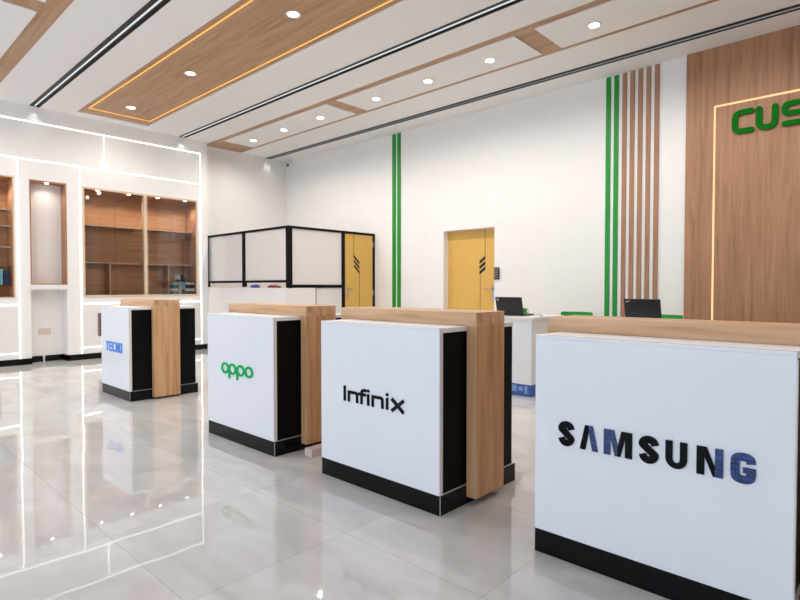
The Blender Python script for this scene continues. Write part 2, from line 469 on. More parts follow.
for x, lb in zip((-8.9, -7.98, -7.06, -5.6, -4.7), ('far', 'second', 'third', 'fourth', 'fifth')):
    downlight(x, 1.12, CEIL-.012, lb+' downlight of the left drop panel row, outside the picture', g2)

# ---------------------------------------------------------------- light lines of the cabinet wall
g = 'white light lines of the cabinet wall'; a, b = LW, LW+.008; h = .0048
def vline(y, z0, z1, lb): led('led_strip', B(a, b, y-h, y+h, z0, z1), 'led', lb, g)
def hline(z, y0, y1, lb): led('led_strip', B(a, b, y0, y1, z-h, z+h), 'led', lb, g)
hline(3.75, -1.5, 5.03, 'long white light line highest on the cabinet wall')
hline(3.167, -1.5, 5.009, 'long white light line just above the wall cabinets')
vline(3.316, 3.178, 3.739, 'short upright light line between the two long lines on the cabinet wall')
vline(5.02, .1, 3.739, 'tall upright light line at the right end of the cabinet wall')
vline(2.943, .1, 3.156, 'upright light line between the niche and the wide glass cabinet')
vline(2.09, .1, 3.156, 'upright light line between the left glass cabinet and the niche')
hline(.925, 1.0, 2.079, 'level light line under the left glass cabinet')
hline(.925, 2.954, 5.009, 'level light line under the wide glass cabinet')
hline(.185, 1.0, 2.079, 'level light line near the floor at the left picture edge')
hline(.2, 2.954, 5.009, 'level light line near the floor under the base cupboards')

# ---------------------------------------------------------------- display cabinets in the wall
def cab_light(t, y, z, x=-9.975, power=10.5):
    f = obj('lamp', MB().lathe([(.03, 0), (.026, -.006)], 16, (x, y, z)), 'minilamp', t)
    lamp('lamp_beam', (x, y, z-.02), t, power, (1, .91, .81), 140, .02)

CB = -10.33
y0, y1, z0, z1 = 2.975, 4.955, 1.03, 2.85
t = thing('display_cabinet', (CB, (y0+y1)/2, z0), 'wide brown wooden display cabinet with sliding glass doors and small boxes inside', 'display cabinet', 'built-in display cabinets')
m = MB(); m.box(CB-.02, CB, y0, y1, z0, z1); m.box(CB, LW-.01, y0, y0+.02, z0, z1); m.box(CB, LW-.01, y1-.02, y1, z0, z1)
m.box(CB, LW-.01, y0, y1, z1-.03, z1-.005); m.box(CB, LW-.01, y0, y1, z0, z0+.02)
obj('carcass', m, 'cab_y', t)
m = MB(); w = .03
m.box(LW-.03, LW+.006, y0, y0+w, z0, z1); m.box(LW-.03, LW+.006, y1-w, y1, z0, z1); m.box(LW-.03, LW+.006, y0+w, y1-w, z1-w, z1); m.box(LW-.03, LW+.012, y0+w, y1-w, z0, z0+.035)
obj('face_frame', m, 'cab_edge', t)
obj('mullion', B(-10.0, LW+.004, 3.96, 4.015, z0+.035, z1-w), 'cab_edge', t)
for zz in (2.235, 1.605):
    for q0, q1 in ((y0+.02, 3.955), (4.02, y1-.02)):
        s = obj('shelf', B(CB, -10.10, q0, q1, zz, zz+.022), 'cab_y', t)
        obj('shelf_edge', B(-10.10, -10.096, q0, q1, zz, zz+.022), 'cab_edge', s)
for yy in (3.45, 4.47):
    s = obj('divider', B(CB, -10.10, yy-.011, yy+.011, z0+.02, 1.605), 'cab_y', t)
    obj('divider_edge', B(-10.10, -10.096, yy-.011, yy+.011, z0+.02, 1.605), 'cab_edge', s)
for k, (q0, q1) in enumerate(((3.005, 3.5), (3.46, 3.955), (4.02, 4.5), (4.46, 4.925))):
    xx = LW-.014-(k % 2)*.012
    obj('glass_door', B(xx-.005, xx, q0, q1, z0+.035, z1-w), 'glass', t)
for yy in (3.23, 3.73, 4.23, 4.74): cab_light(t, yy, z1-.031)

y0, y1, z0, z1 = 1.2, 2.04, 1.03, 2.88
t = thing('display_cabinet', (CB, (y0+y1)/2, z0), 'brown wooden display cabinet with glass shelves at the left picture edge', 'display cabinet', 'built-in display cabinets')
m = MB(); m.box(CB-.02, CB, y0, y1, z0, z1); m.box(CB, LW-.002, y0, y0+.02, z0, z1); m.box(CB, LW-.002, y1-.02, y1, z0, z1)
m.box(CB, LW-.002, y0, y1, z1-.025, z1-.005); m.box(CB, LW-.002, y0, y1, z0, z0+.02)
obj('carcass', m, 'cab_y', t)
for zz in (2.37, 2.12, 1.80, 1.5, 1.225): obj('glass_shelf', B(CB, -9.99, y0+.02, y1-.02, zz, zz+.008), 'glass', t)
for zz in (2.37, 2.12, 1.80): obj('shelf_rail', B(-9.99, -9.982, y0+.02, y1-.02, zz-.004, zz+.012), 'alu', t)
obj('face_frame', MB().box(LW-.03, LW+.005, y1-.018, y1, z0+.018, z1-.018).box(LW-.03, LW+.005, y0, y1, z0, z0+.018).box(LW-.03, LW+.005, y0, y1, z1-.018, z1), 'cab_edge', t)
cab_light(t, 1.8, z1-.03)

y0, y1, z0, z1 = 2.24, 2.745, 1.235, 2.865
t = thing('wall_niche', (-10.15, (y0+y1)/2, z0), 'tall lit wall niche with brown wooden lining and pale back', 'niche')
m = MB(); m.box(-10.15, LW+.004, y0, y0+.018, z0, z1); m.box(-10.15, LW+.004, y1-.018, y1, z0, z1); m.box(-10.15, LW+.004, y0+.018, y1-.018, z1-.02, z1); m.box(-10.15, LW+.004, y0+.018, y1-.018, z0, z0+.018)
obj('lining', m, 'wal_z', t)
obj('back_panel', B(-10.17, -10.15, y0, y1, z0, z1), 'lacquer', t)
obj('sill', B(-10.15, LW+.03, y0-.005, y1+.005, z0-.07, z0), 'lacquer', t, bevel=.003)
cab_light(t, 2.49, z1-.021, -9.99, 3.5)

# base cupboards (their fronts are set in the wall plane)
def cupboard(y0, y1, edges, hy, label):
    z0, z1 = .215 if y0 > 2 else .2, .905
    t = thing('base_cupboard', (LW, (y0+y1)/2, z0), label, 'cupboard', 'white base cupboards')
    for q0, q1 in zip(edges[:-1], edges[1:]):
        d = obj('door', B(LW+.0016, LW+.0076, q0+.003, q1-.003, z0+.006, z1-.006), 'lacquer', t, bevel=.0015)
        for hh in hy:
            if q0 < hh < q1:
                m = MB(); m.box(LW+.0076, LW+.016, hh-.032, hh+.032, .375, .76)
                hd = obj('handle', m, 'mahogany', d, bevel=.004)
                m = MB(); m.box(LW+.016, LW+.024, hh-.03, hh-.016, .385, .75); tag(obj('trim_bar', m, 'steel', d), 'pale metal edge of the handle')
    return t
cupboard(2.96, 5.005, (2.96, 3.47, 3.98, 4.49, 5.005), (3.215,), 'white base cupboard under the wide glass cabinet')
cupboard(1.0, 2.075, (1.0, 2.075), (1.8,), 'white base cupboard under the left glass cabinet')

# socket in the recess
t = thing('wall_socket', (-10.15, 2.475, .42), 'beige double wall socket low in the recess below the niche', 'socket')
obj('plate', B(-10.15, -10.14, 2.39, 2.56, .43, .535), 'beige', t, bevel=.003)
for yy in (2.435, 2.515):
    obj('outlet', B(-10.14, -10.137, yy-.025, yy+.025, .455, .51), 'beige', t)
t = thing('skirting_plug', (-10.13, 2.45, 0), 'small white stub against the black skirting below the niche', 'stub')
obj('stub', MB().lathe([(.012, 0), (.012, .07), (.02, .072), (.02, .1), (.008, .104)], 14, (-10.115, 2.45, 0)), 'whiteplastic', t, smooth=True)

# goods in the cabinets
def carton(x0, y0, y1, z0, z1, mat, lidmat, label, group):
    x1 = -9.995; yc = (y0+y1)/2
    t = thing('phone_box', ((x0+x1)/2, yc, z0), label, 'box', group)
    obj('tray', B(x0+.003, x1-.003, y0+.003, y1-.003, z0, z0+(z1-z0)*.62), mat, t)
    obj('lid', B(x0, x1, y0, y1, z0+(z1-z0)*.62, z1), lidmat, t, bevel=.002)
g = 'small boxes in the wide glass cabinet'; q = -10.12; zb = 1.051
carton(q, 4.755, 4.85, zb, zb+.12, 'charcoal', 'cream', 'cream topped dark box, bottom of the second stack from the right', g)
carton(q, 4.855, 4.93, zb, zb+.12, 'charcoal', 'cream', 'cream topped dark box, bottom of the rightmost stack', g)
carton(q, 4.75, 4.845, zb+.121, zb+.24, 'charcoal', 'cream', 'cream topped dark box, top of the second stack from the right', g)
carton(q, 4.85, 4.93, zb+.121, zb+.24, 'charcoal', 'cream', 'cream topped dark box, top of the rightmost stack', g)
carton(q, 4.625, 4.675, zb, zb+.17, 'cream', 'cream', 'tall white box at the foot of the middle pile', g)
carton(q, 4.68, 4.745, zb, zb+.17, 'navy', 'skyc', 'navy box with light blue lid at the foot of the middle pile', g)
carton(q, 4.615, 4.66, zb+.171, zb+.29, 'cream', 'purple', 'white box with violet lid in the middle pile', g)
carton(q, 4.665, 4.74, zb+.171, zb+.29, 'skyc', 'navy', 'light blue box with navy lid in the middle pile', g)
carton(q, 4.585, 4.655, zb+.291, zb+.385, 'cream', 'skyc', 'topmost white box of the middle pile', g)
carton(q, 4.66, 4.715, zb+.291, zb+.385, 'navy', 'navy', 'topmost navy box of the middle pile', g)
carton(q, 4.5, 4.61, zb, zb+.12, 'teal', 'cream', 'cream topped teal box, bottom of the leftmost stack', g)
carton(q, 4.5, 4.605, zb+.121, zb+.24, 'teal', 'cream', 'cream topped teal box, top of the leftmost stack', g)
g = 'boxes in the left glass cabinet'
for k, (yy, mt, lb) in enumerate(((1.83, 'teal', 'dark teal box at the picture edge on a glass shelf'), (1.915, 'navy', 'dark navy box on a glass shelf of the left cabinet'))):
    carton(-10.1, yy, yy+.075, 1.2335, 1.47-.02*k, mt, mt, lb, g)

# ---------------------------------------------------------------- glass booth in the corner
BX, BY, BH = -7.362, 5.223, 2.205
t = thing('glass_booth', (-8.7, 6.2, 0), 'corner booth of frosted glass in black frames with an ochre door', 'booth')
f = .05
def fr(name, *a): return obj(name, B(*a), 'blackframe', t, bevel=.002)
fr('post', X0+.003, X0+.16, BY, BY+f, 1.2, BH-.04)
fr('post', -8.775, -8.69, BY, BY+f, 1.2, BH-.04)
fr('post', BX-.07, BX, BY, BY+.085, 1.18, BH-.04)
fr('post', BX-.06, BX, 6.385, 6.45, 0, BH-.04)
fr('post', BX-.06, BX, 7.152, RWY-.003, 0, BH-.04)
fr('rail', X0+.003, BX, BY, BY+f, BH-.04, BH)
fr('rail', BX-.06, BX, BY+f, RWY-.003, BH-.04, BH)
fr('rail', X0+.16, -8.775, BY, BY+f, 1.275, 1.315)
fr('rail', -8.69, BX-.07, BY, BY+f, 1.275, 1.315)
fr('rail', BX-.06, BX, BY+.085, 6.385, 1.185, 1.24)
fr('rail', BX-.04, BX, 5.80, 6.385, .62, .66)
fr('mullion', BX-.04, BX-.001, 5.785, 5.80, .1, 1.185)
obj('pane', B(X0+.16, -8.775, BY+.02, BY+.028, 1.315, BH-.04), 'booth_glass', t)
obj('pane', B(-8.69, BX-.07, BY+.02, BY+.028, 1.315, BH-.04), 'booth_glass', t)
obj('pane', B(BX-.034, BX-.026, BY+.085, 6.385, 1.24, BH-.04), 'booth_glass', t)
obj('knee_wall', B(X0+.003, BX-.002, 5.165, BY+.05, 0, 1.185), 'lacquer', t, bevel=.002)
obj('knee_wall', B(BX-.045, BX-.002, BY+.05, 5.785, 0, 1.185), 'lacquer', t)
obj('lower_panel', B(BX-.034, BX-.022, 5.80, 6.385, .66, 1.185), 'whiteplastic', t)
obj('lower_panel', B(BX-.034, BX-.022, 5.80, 6.385, 0, .62), 'whiteplastic', t)
d = obj('door', B(BX-.05, BX-.012, 6.455, 7.147, .01, BH-.045), 'yellow', t, bevel=.002)
# dark inlay lines and three slanted bars on the door: u along +Y
bp = lambda u, v, w: (BX-.012+w, u, v)
m = MB().box(BX-.0125, BX-.010, 6.665, 6.672, 1.71, BH-.05); obj('inlay_line', m, 'darkline', d)
m = MB().box(BX-.0125, BX-.010, 6.805, 6.812, .01, 1.47); obj('inlay_line', m, 'darkline', d)
for k in range(3):
    zz = 1.50+.085*k
    obj('inlay_bar', MB().prism([(6.672, zz+.07), (6.672, zz+.12), (6.81, zz-.01), (6.81, zz-.06)], bp, -.001, .003), 'black', d, fix=True)
m = MB().box(BX-.012, BX-.005, 6.505, 6.54, 1.0, 1.2); m.tube([(BX-.006, 6.522, 1.16), (BX+.04, 6.522, 1.16), (BX+.04, 6.62, 1.16)], .008)
obj('handle', m, 'steel', d, fix=True)
for zz in (.35, 1.05, 1.95): obj('hinge', MB().lathe([(.008, 0), (.008, .09)], 10, (BX-.004, 7.15, zz)), 'steel', d)

# small items on the booth ledge
t = thing('packet', (-8.3, 5.195, 1.185), 'violet blue packet lying on the white booth ledge', 'packet')
obj('packet_body', MB().lathe([(.07, 0), (.09, .02), (.085, .04), (.05, .06), (.03, .062)], 18, (-8.3, 5.195, 1.186)), 'purple', t, smooth=True)
t.scale = (1.6, .5, .9)
t = thing('packet', (-7.75, 5.195, 1.185), 'dark red packet lying on the white booth ledge near the corner post', 'packet')
obj('packet_body', MB().lathe([(.08, 0), (.1, .015), (.09, .035), (.05, .05)], 18, (-7.75, 5.195, 1.186)), 'redc', t, smooth=True)
obj('flap', B(-7.74, -7.62, 5.18, 5.21, 1.186, 1.215), 'charcoal', t, bevel=.004)
t.scale = (1.6, .5, 1)

# ---------------------------------------------------------------- right wall
y = RWY+.12
t = struct('door_1', B(-5.70, -4.70, y, y+.04, .008, 2.13), 'yellow', 'ochre door with dark inlay set back in the long white wall', 'door')
dp = lambda u, v, w: (u, y-w, v)
obj('inlay_line', B(-4.957, -4.949, y-.002, y, 1.66, 2.13), 'darkline', t)
obj('inlay_line', B(-5.049, -5.041, y-.002, y, .01, 1.40), 'darkline', t)
for k in range(3):
    zz = 1.43+.085*k
    obj('inlay_bar', MB().prism([(-5.06, zz-.03), (-5.06, zz+.025), (-4.945, zz+.105), (-4.945, zz+.05)], dp, -.001, .003), 'black', t, fix=True)
m = MB().box(-4.815, -4.775, y-.007, y, .98, 1.24); m.tube([(-4.795, y-.006, 1.17), (-4.795, y-.05, 1.17), (-4.92, y-.05, 1.17)], .009)
obj('handle', m, 'steel', t, fix=True)
m = MB().box(-5.725, -5.70, RWY-.006, RWY, 0, 2.16).box(-5.70, -4.70, RWY-.006, RWY, 2.135, 2.16)
struct('trim_4', m, 'lacquer', 'thin white casing around the ochre door in the long wall', 'trim')

t = thing('access_keypad', (-4.645, RWY, 1.31), 'black keypad on the wall just right of the ochre door', 'keypad')
obj('wall_mount', B(-4.685, -4.605, RWY-.004, RWY, 1.32, 1.5), 'greyplastic', t)
obj('case', B(-4.69, -4.60, RWY-.025, RWY-.004, 1.315, 1.505), 'black', t, bevel=.005)
for r in range(4):
    for c in range(2):
        obj('key', B(-4.68+.036*c, -4.652+.036*c, RWY-.028, RWY-.025, 1.335+.04*r, 1.362+.04*r), 'greyplastic', t)

g = 'green wall stripes'
for x0, x1, lb in ((-6.90, -6.81, 'left green stripe of the pair beside the glass booth'), (-6.775, -6.69, 'right green stripe of the pair beside the glass booth'),
                   (-2.953, -2.89, 'left green stripe of the pair beside the wooden slats'), (-2.847, -2.786, 'green stripe touching the wooden slats, right one of its pair')):
    tag(obj('wall_stripe', B(x0, x1, RWY-.012, RWY, .1, CEIL-.01), 'green', bevel=.002), lb, 'wall stripe', g)
g = 'wooden wall slats'
for (x0, x1), lb in zip(((-2.737, -2.682), (-2.639, -2.582), (-2.539, -2.482), (-2.439, -2.384), (-2.338, -2.281)),
                        ('leftmost upright wooden slat next to the green stripes', 'second upright wooden slat from the green stripes', 'middle upright wooden slat of the five',
                         'fourth upright wooden slat from the green stripes', 'rightmost upright wooden slat facing the wood feature wall')):
    tag(obj('wall_slat', B(x0, x1, RWY-.016, RWY, .1, CEIL-.01), 'slat', bevel=.002), lb, 'wall slat', g)

tag(obj('feature_panel', B(-1.968, 2.2, RWY-.035, RWY, 0, CEIL), 'wal_z', bevel=.003), 'large brown wood feature panel on the right of the long wall', 'wall panel')
py = RWY-.035
g = 'warm light lines of the wood feature panel'
led('led_strip', B(-1.667, -1.648, py-.006, py, .3, 3.29), 'led_panel', 'upright warm light line on the wood feature panel', g)
led('led_strip', B(-1.665, 1.9, py-.006, py, 3.29, 3.31), 'led_panel', 'sloping looking warm light line above the green letters', g)
led('led_strip', B(1.877, 1.9, py-.006, py, .3, 3.29), 'led_panel', 'far upright warm light line on the wood panel, outside the picture', g)

# green wall lettering
t = thing('wall_sign', (-1.2, py, 2.94), 'green rounded letters CUS on the wood feature panel', 'sign')
sp = lambda u, v, w: (u, py-w, v)
zb, zt, sw = 2.965, 3.175, .058
def rr(pts, r, n=5):
    out = [pts[0]]
    for i in range(1, len(pts)-1):
        p = Vector(pts[i]); a = (Vector(pts[i-1])-p).normalized(); b = (Vector(pts[i+1])-p).normalized()
        for k in range(n+1):
            t_ = k/n; A_ = p+a*r; B_ = p+b*r
            qv = A_*(1-t_)**2+p*2*t_*(1-t_)+B_*t_**2; out.append((qv.x, qv.y))
    out.append(pts[-1]); return out
def letter(mb, mat, par, blue_span=None):
    o = obj('letter', mb, mat, par, fix=False)
    if blue_span: o.data.materials.append(MT['letterblue'])
    fix_normals(o.data)
    if blue_span:                      # this share of the letter's width gets the blue brick colour
        xs_ = [v.co.x for v in o.data.vertices]; l = min(xs_); w_ = max(xs_)-l
        for p in o.data.polygons:
            if blue_span[0] <= (p.center.x-l)/w_ <= blue_span[1]: p.material_index = 1
    return o
letter(MB().ribbon(rr([(-1.29, zt), (-1.45, zt), (-1.45, zb), (-1.29, zb)], .065), sw, sp, 0, .03, cap=True), 'signgreen', t)
letter(MB().ribbon(rr([(-1.217, zt), (-1.217, zb), (-1.07, zb), (-1.07, zt)], .065), sw, sp, 0, .03, cap=True), 'signgreen', t)
zm = (zb+zt)/2
letter(MB().ribbon(rr([(-.80, zt), (-.985, zt), (-.985, zm), (-.80, zm), (-.80, zb), (-.985, zb)], .05), sw*.92, sp, 0, .03, cap=True), 'signgreen', t)

# camera in the corner
t = thing('security_camera', (-10.02, RWY-.06, 3.9), 'small white security camera with dark lens high in the corner', 'camera')
obj('mount', MB().lathe([(.045, .0), (.045, .03)], 18, (-9.98, RWY-.06, CEIL-.031)), 'whiteplastic', t)
obj('stem', MB().tube([(-9.98, RWY-.06, CEIL-.03), (-9.98, RWY-.09, CEIL-.07)], .012), 'whiteplastic', t)
d = Vector((.62, -.72, -.3)).normalized(); c = Vector((-10.0, RWY-.07, CEIL-.085))
obj('body', MB().tube([c, c+d*.12], .036, 16), 'whiteplastic', t, smooth=True)
obj('lens', MB().tube([c+d*.12, c+d*.125], .03, 16), 'black', t)

# ---------------------------------------------------------------- branded counters
def counter(x0, x1, yf, label, legz=.045, over=.075, top=1.061):
    """white fronted counter with black body, black plinth and an oak bridge over it"""
    yb = yf+.728; zt = .975
    t = thing('display_counter', ((x0+x1)/2, yf+.37, 0), label, 'counter', 'white fronted display counters')
    p = obj('plinth', B(x0, x1, yf+.006, yf+.75, 0, .105), 'blackgloss', t, bevel=.002)
    m = MB()
    for xx in (x0-.0015, x1-.0015): m.box(xx, xx+.003, yf+.0045, yf+.0075, .002, .104)
    m.box(x0+.002, x1-.002, yf+.012, yf+.74, .105, .1075)
    obj('joint', m, 'seam', p)
    obj('body', B(x0+.012, x1-.012, yf+.03, yb, .1075, zt-.016), 'blacklam', t, bevel=.002)
    fp = obj('front_panel', B(x0+.002, x1-.002, yf, yf+.03, .1075, zt-.004), 'acrylic', t, bevel=.0025)
    obj('edge_band', B(x1-.002, x1, yf+.002, yf+.028, .11, zt-.02), 'edge', fp)
    obj('worktop', B(x0+.002, x1-.002, yf+.03, yb, zt-.016, zt+.01), 'ceil', t, bevel=.002)
    obj('top_strip', B(x0+.002, x1-.002, yf, yf+.03, zt-.004, zt+.01), 'acrylic', fp, bevel=.001)
    br = obj('oak_bridge', B(x0-over, x1+.065, yf+.235, yf+.515, zt+.0105, top), 'oak_x', t, bevel=.002)
    obj('oak_leg', B(x0-over, x0-.002, yf+.235, yf+.515, legz, zt+.0105), 'oak_z', t, bevel=.002)
    obj('oak_leg', B(x1+.0005, x1+.065, yf+.235, yf+.515, legz, zt+.0105), 'oak_z', t, bevel=.002)
    return t, fp
YF = 2.185
ctr = 'white display counter with an oak bridge, '
cA, fA = counter(-6.70, -5.895, YF+.002, 'farthest white and black counter with blue logo by the wall cabinets', .022)
cB, fB = counter(-4.182, -3.235, YF-.018, 'white and black counter with green logo and oak bridge', .05)
cC, fC = counter(-2.730, -1.757, YF, 'white and black counter with thin black logo and knotted oak leg', .042)
cD, fD = counter(-1.217, -.255, YF+.015, 'nearest white counter with large bold black logo', .045, .062, 1.052)

def outline(poly, x0, x1, z0, z1): return [(x0+(x1-x0)*u, z0+(z1-z0)*v) for u, v in poly]
def put_on(yf): return lambda u, v, w: (u, yf-w, v)

# bold seven letter logo
pu = put_on(YF+.015); Z0, Z1 = .513, .617; D = .006
xs = [(-1.102+(a_+1.102)*.99, -1.102+(b_+1.102)*.99) for a_, b_ in [(-1.098, -1.028), (-1.001, -.922), (-.897, -.782), (-.754, -.682), (-.656, -.579), (-.547, -.460), (-.435, -.361)]]
def arcq(cx, cy, rx, ry, a0, a1, n=6): return [(cx+rx*math.cos(R(a0+(a1-a0)*k/n)), cy+ry*math.sin(R(a0+(a1-a0)*k/n))) for k in range(n+1)]
def S_path(x0, x1):
    w = x1-x0; k = .0125; h = Z1-Z0
    u0, u1 = x0+k, x1-k; v0, v1 = Z0+k*.95, Z1-k*.95; um = (u0+u1)/2; vm = (v0+v1)/2
    return catmull([(u1, v1-.021), (u1-.006, v1-.006), (um, v1), (u0+.006, v1-.006), (u0, v1-.02), (u0+.009, vm+.011), (um, vm), (u1-.008, vm-.012), (u1, v0+.02), (u1-.007, v0+.006), (um, v0), (u0+.007, v0+.006), (u0, v0+.021)], 6)
letter(MB().ribbon(S_path(*xs[0]), .0285, pu, 0, D), 'blacksign', fD)
def halves(*polys, box):
    m = MB()
    for q in polys: m.prism(outline(q, *box, Z0, Z1), pu, 0, D)
    return m
letter(halves([(0, 0), (.29, 1), (.5, 1), (.5, .78), (.31, 0)], [(.5, .78), (.5, 1), (.71, 1), (1, 0), (.69, 0)], box=xs[1]), 'blacksign', fD, blue_span=(.5, 1.1))
letter(halves([(0, 0), (0, 1), (.37, 1), (.5, .36), (.5, 0), (.40, 0), (.24, .74), (.24, 0)], [(.5, 0), (.5, .36), (.63, 1), (1, 1), (1, 0), (.76, 0), (.76, .74), (.60, 0)], box=xs[2]), 'blacksign', fD, blue_span=(-.1, .46))
letter(MB().ribbon(S_path(*xs[3]), .0285, pu, 0, D), 'blacksign', fD)
U = [(0, 1)]+arcq(.5, .36, .5, .36, 180, 360, 12)+[(1, 1), (.67, 1)]+arcq(.5, .36, .17, .15, 360, 180, 10)+[(.33, 1)]
letter(MB().prism(outline(U, *xs[4], Z0, Z1), pu, 0, D), 'blacksign', fD)
letter(halves([(0, 0), (0, 1), (.38, 1), (.70, .33), (.70, 0), (.63, 0), (.30, .66), (.30, 0)], [(.70, 0), (.70, 1), (1, 1), (1, 0)], box=xs[5]), 'blacksign', fD, blue_span=(.7, 1.1))
x0, x1 = xs[6]; k = .0125
gp = catmull([(x1-k, Z1-.034), (x1-k-.004, Z1-.018), ((x0+x1)/2, Z1-.012), (x0+k+.004, Z1-.018), (x0+k, Z1-.036), (x0+k, Z0+.036), (x0+k+.004, Z0+.018), ((x0+x1)/2, Z0+.012), (x1-k-.004, Z0+.018), (x1-k, Z0+.034)], 6)+[(x1-k, Z0+.056)]
m = MB().ribbon(gp, .0285, pu, 0, D); m.box(x1-.037, x1, YF+.015-D-.0006, YF+.015, Z0+.036, Z0+.056)
letter(m, 'blacksign', fD, blue_span=(-.1, 1.1))

# thin lower case logo
pu = put_on(YF); a0 = -2.506; kx = .508/540; b0 = .505; cap_h = .094; xh = .068; sw = .018
X = lambda v: a0+(v-125)*kx
def stem(l, z0, z1): return MB().prism([(X(l), z0), (X(l)+sw, z0), (X(l)+sw, z1), (X(l), z1)], pu, 0, .006)
letter(stem(125, b0, b0+cap_h), 'blacksign', fC)
def nn(l, r):
    c0 = X(l)+sw/2; c1 = X(r)-sw/2; zt_ = b0+xh-sw/2
    return MB().ribbon([(c0, b0)]+[(c0, zt_)]+rr([(c0, zt_), (c1, zt_), (c1, b0)], .014)[1:], sw, pu, 0, .006)
letter(nn(165, 262), 'blacksign', fC)
c0 = X(285)+sw/2
m = MB().ribbon(rr([(c0, b0), (c0, b0+cap_h-sw/2), (X(338), b0+cap_h-sw/2)], .022), sw, pu, 0, .006)
m.box(X(266), X(334), YF-.0066, YF, b0+xh-sw, b0+xh)
letter(m, 'blacksign', fC)
for l in (346, 510):
    m = stem(l, b0, b0+xh); m.box(X(l), X(l)+sw, YF-.006, YF, b0+cap_h-sw*.9, b0+cap_h); letter(m, 'blacksign', fC)
letter(nn(386, 489), 'blacksign', fC)
m = MB().ribbon([(X(558), b0), (X(655), b0+xh)], sw*1.1, pu, 0, .006); m.ribbon([(X(558), b0+xh), (X(655), b0)], sw*1.1, pu, 0, .0066)
letter(m, 'blacksign', fC)

# green ring logo
pu = put_on(YF-.018); sw = .0185; rx, rz = .046, .035; zc = .566
cs = [-3.895, -3.785, -3.668, -3.551]
for k, cx in enumerate(cs):
    ring = [(cx+rx*math.cos(2*math.pi*i/32), zc+rz*math.sin(2*math.pi*i/32)) for i in range(32)]
    m = MB().ribbon(ring, sw, pu, 0, .008, closed=True)
    if k in (1, 2): m.box(cx-rx-sw/2, cx-rx+sw/2, YF-.018-.0086, YF-.018, zc-.076, zc)
    letter(m, 'oppogreen', fB)

# blue logo
pu = put_on(YF+.002); z0, z1 = .495, .6; sw = .02; xa = -6.545; w = .078; gp_ = .020
for k, ch in enumerate('TECNO'):
    l = xa+k*(w+gp_); r = l+w; h2 = sw/2
    m = MB()
    if ch == 'T':
        m.box(l, r, YF-.004, YF+.002, z1-sw, z1); m.box((l+r)/2-h2, (l+r)/2+h2, YF-.004, YF+.002, z0, z1-sw)
    elif ch == 'E':
        m.box(l, l+sw, YF-.004, YF+.002, z0, z1)
        for zz in (z0, (z0+z1-sw)/2, z1-sw): m.box(l+sw, r, YF-.004, YF+.002, zz, zz+sw)
    elif ch == 'C':
        m.ribbon(rr([(r, z1-h2), (l+h2, z1-h2), (l+h2, z0+h2), (r, z0+h2)], .015), sw, pu, 0, .006)
    elif ch == 'N':
        m.prism([(l, z0), (l, z1), (l+sw, z1), (r-sw, z0+.035), (r-sw, z1), (r, z1), (r, z0), (r-sw, z0), (l+sw, z1-.035), (l+sw, z0)], pu, 0, .006)
    else:
        m.ribbon([(l+h2, z0+h2), (l+h2, z1-h2), (r-h2, z1-h2), (r-h2, z0+h2)], sw, pu, 0, .006, closed=True)
    letter(m, 'blue', fA)

# pale timber block by the oak leg
tag(obj('timber_block', B(-3.112, -3.03, 2.34, 2.60, 0, .055), 'paleblock', bevel=.003), 'pale timber offcut on the floor beside the oak leg of the green logo counter', 'block')

# ---------------------------------------------------------------- service desks by the long wall
def desk(x0, x1, label):
    y0, y1, zt = 5.26, 5.98, .868
    t = thing('service_desk', ((x0+x1)/2, (y0+y1)/2, 0), label, 'desk', 'white service desks')
    obj('front_panel', B(x0+.02, x1-.0, y0, y0+.03, .13, zt-.03), 'acrylic', t, bevel=.002)
    for q in (x0+.02, x1-.03): obj('side_panel', B(q, q+.03, y0+.03, y1-.05, .13, zt-.03), 'lacquer', t)
    k = obj('plinth', B(x0+.02, x1, y0+.003, y1-.05, 0, .13), 'bluefilm', t, bevel=.002)
    xx = x1-.05
    for n_ in range(14):
        wv = .035+.02*((n_*7) % 3)
        if xx-wv < x0+.05: break
        obj('blue_block', MB().box(xx-wv, xx, y0+.0015, y0+.003, .03+.012*((n_*5) % 3), .115-.014*((n_*3) % 2)), 'plinthblue2', k)  # paler blue blocks in a row along the blue plinth front
        xx -= wv+.02
    obj('worktop', B(x0, x1+.02, y0-.02, y1, zt-.03, zt), 'lacquer', t, bevel=.003)
    return t
desk(-4.0, -2.955, 'white service desk with blue plinth behind the thin black logo counter')
desk(-2.32, -1.15, 'white service desk hidden behind the large bold logo counter')

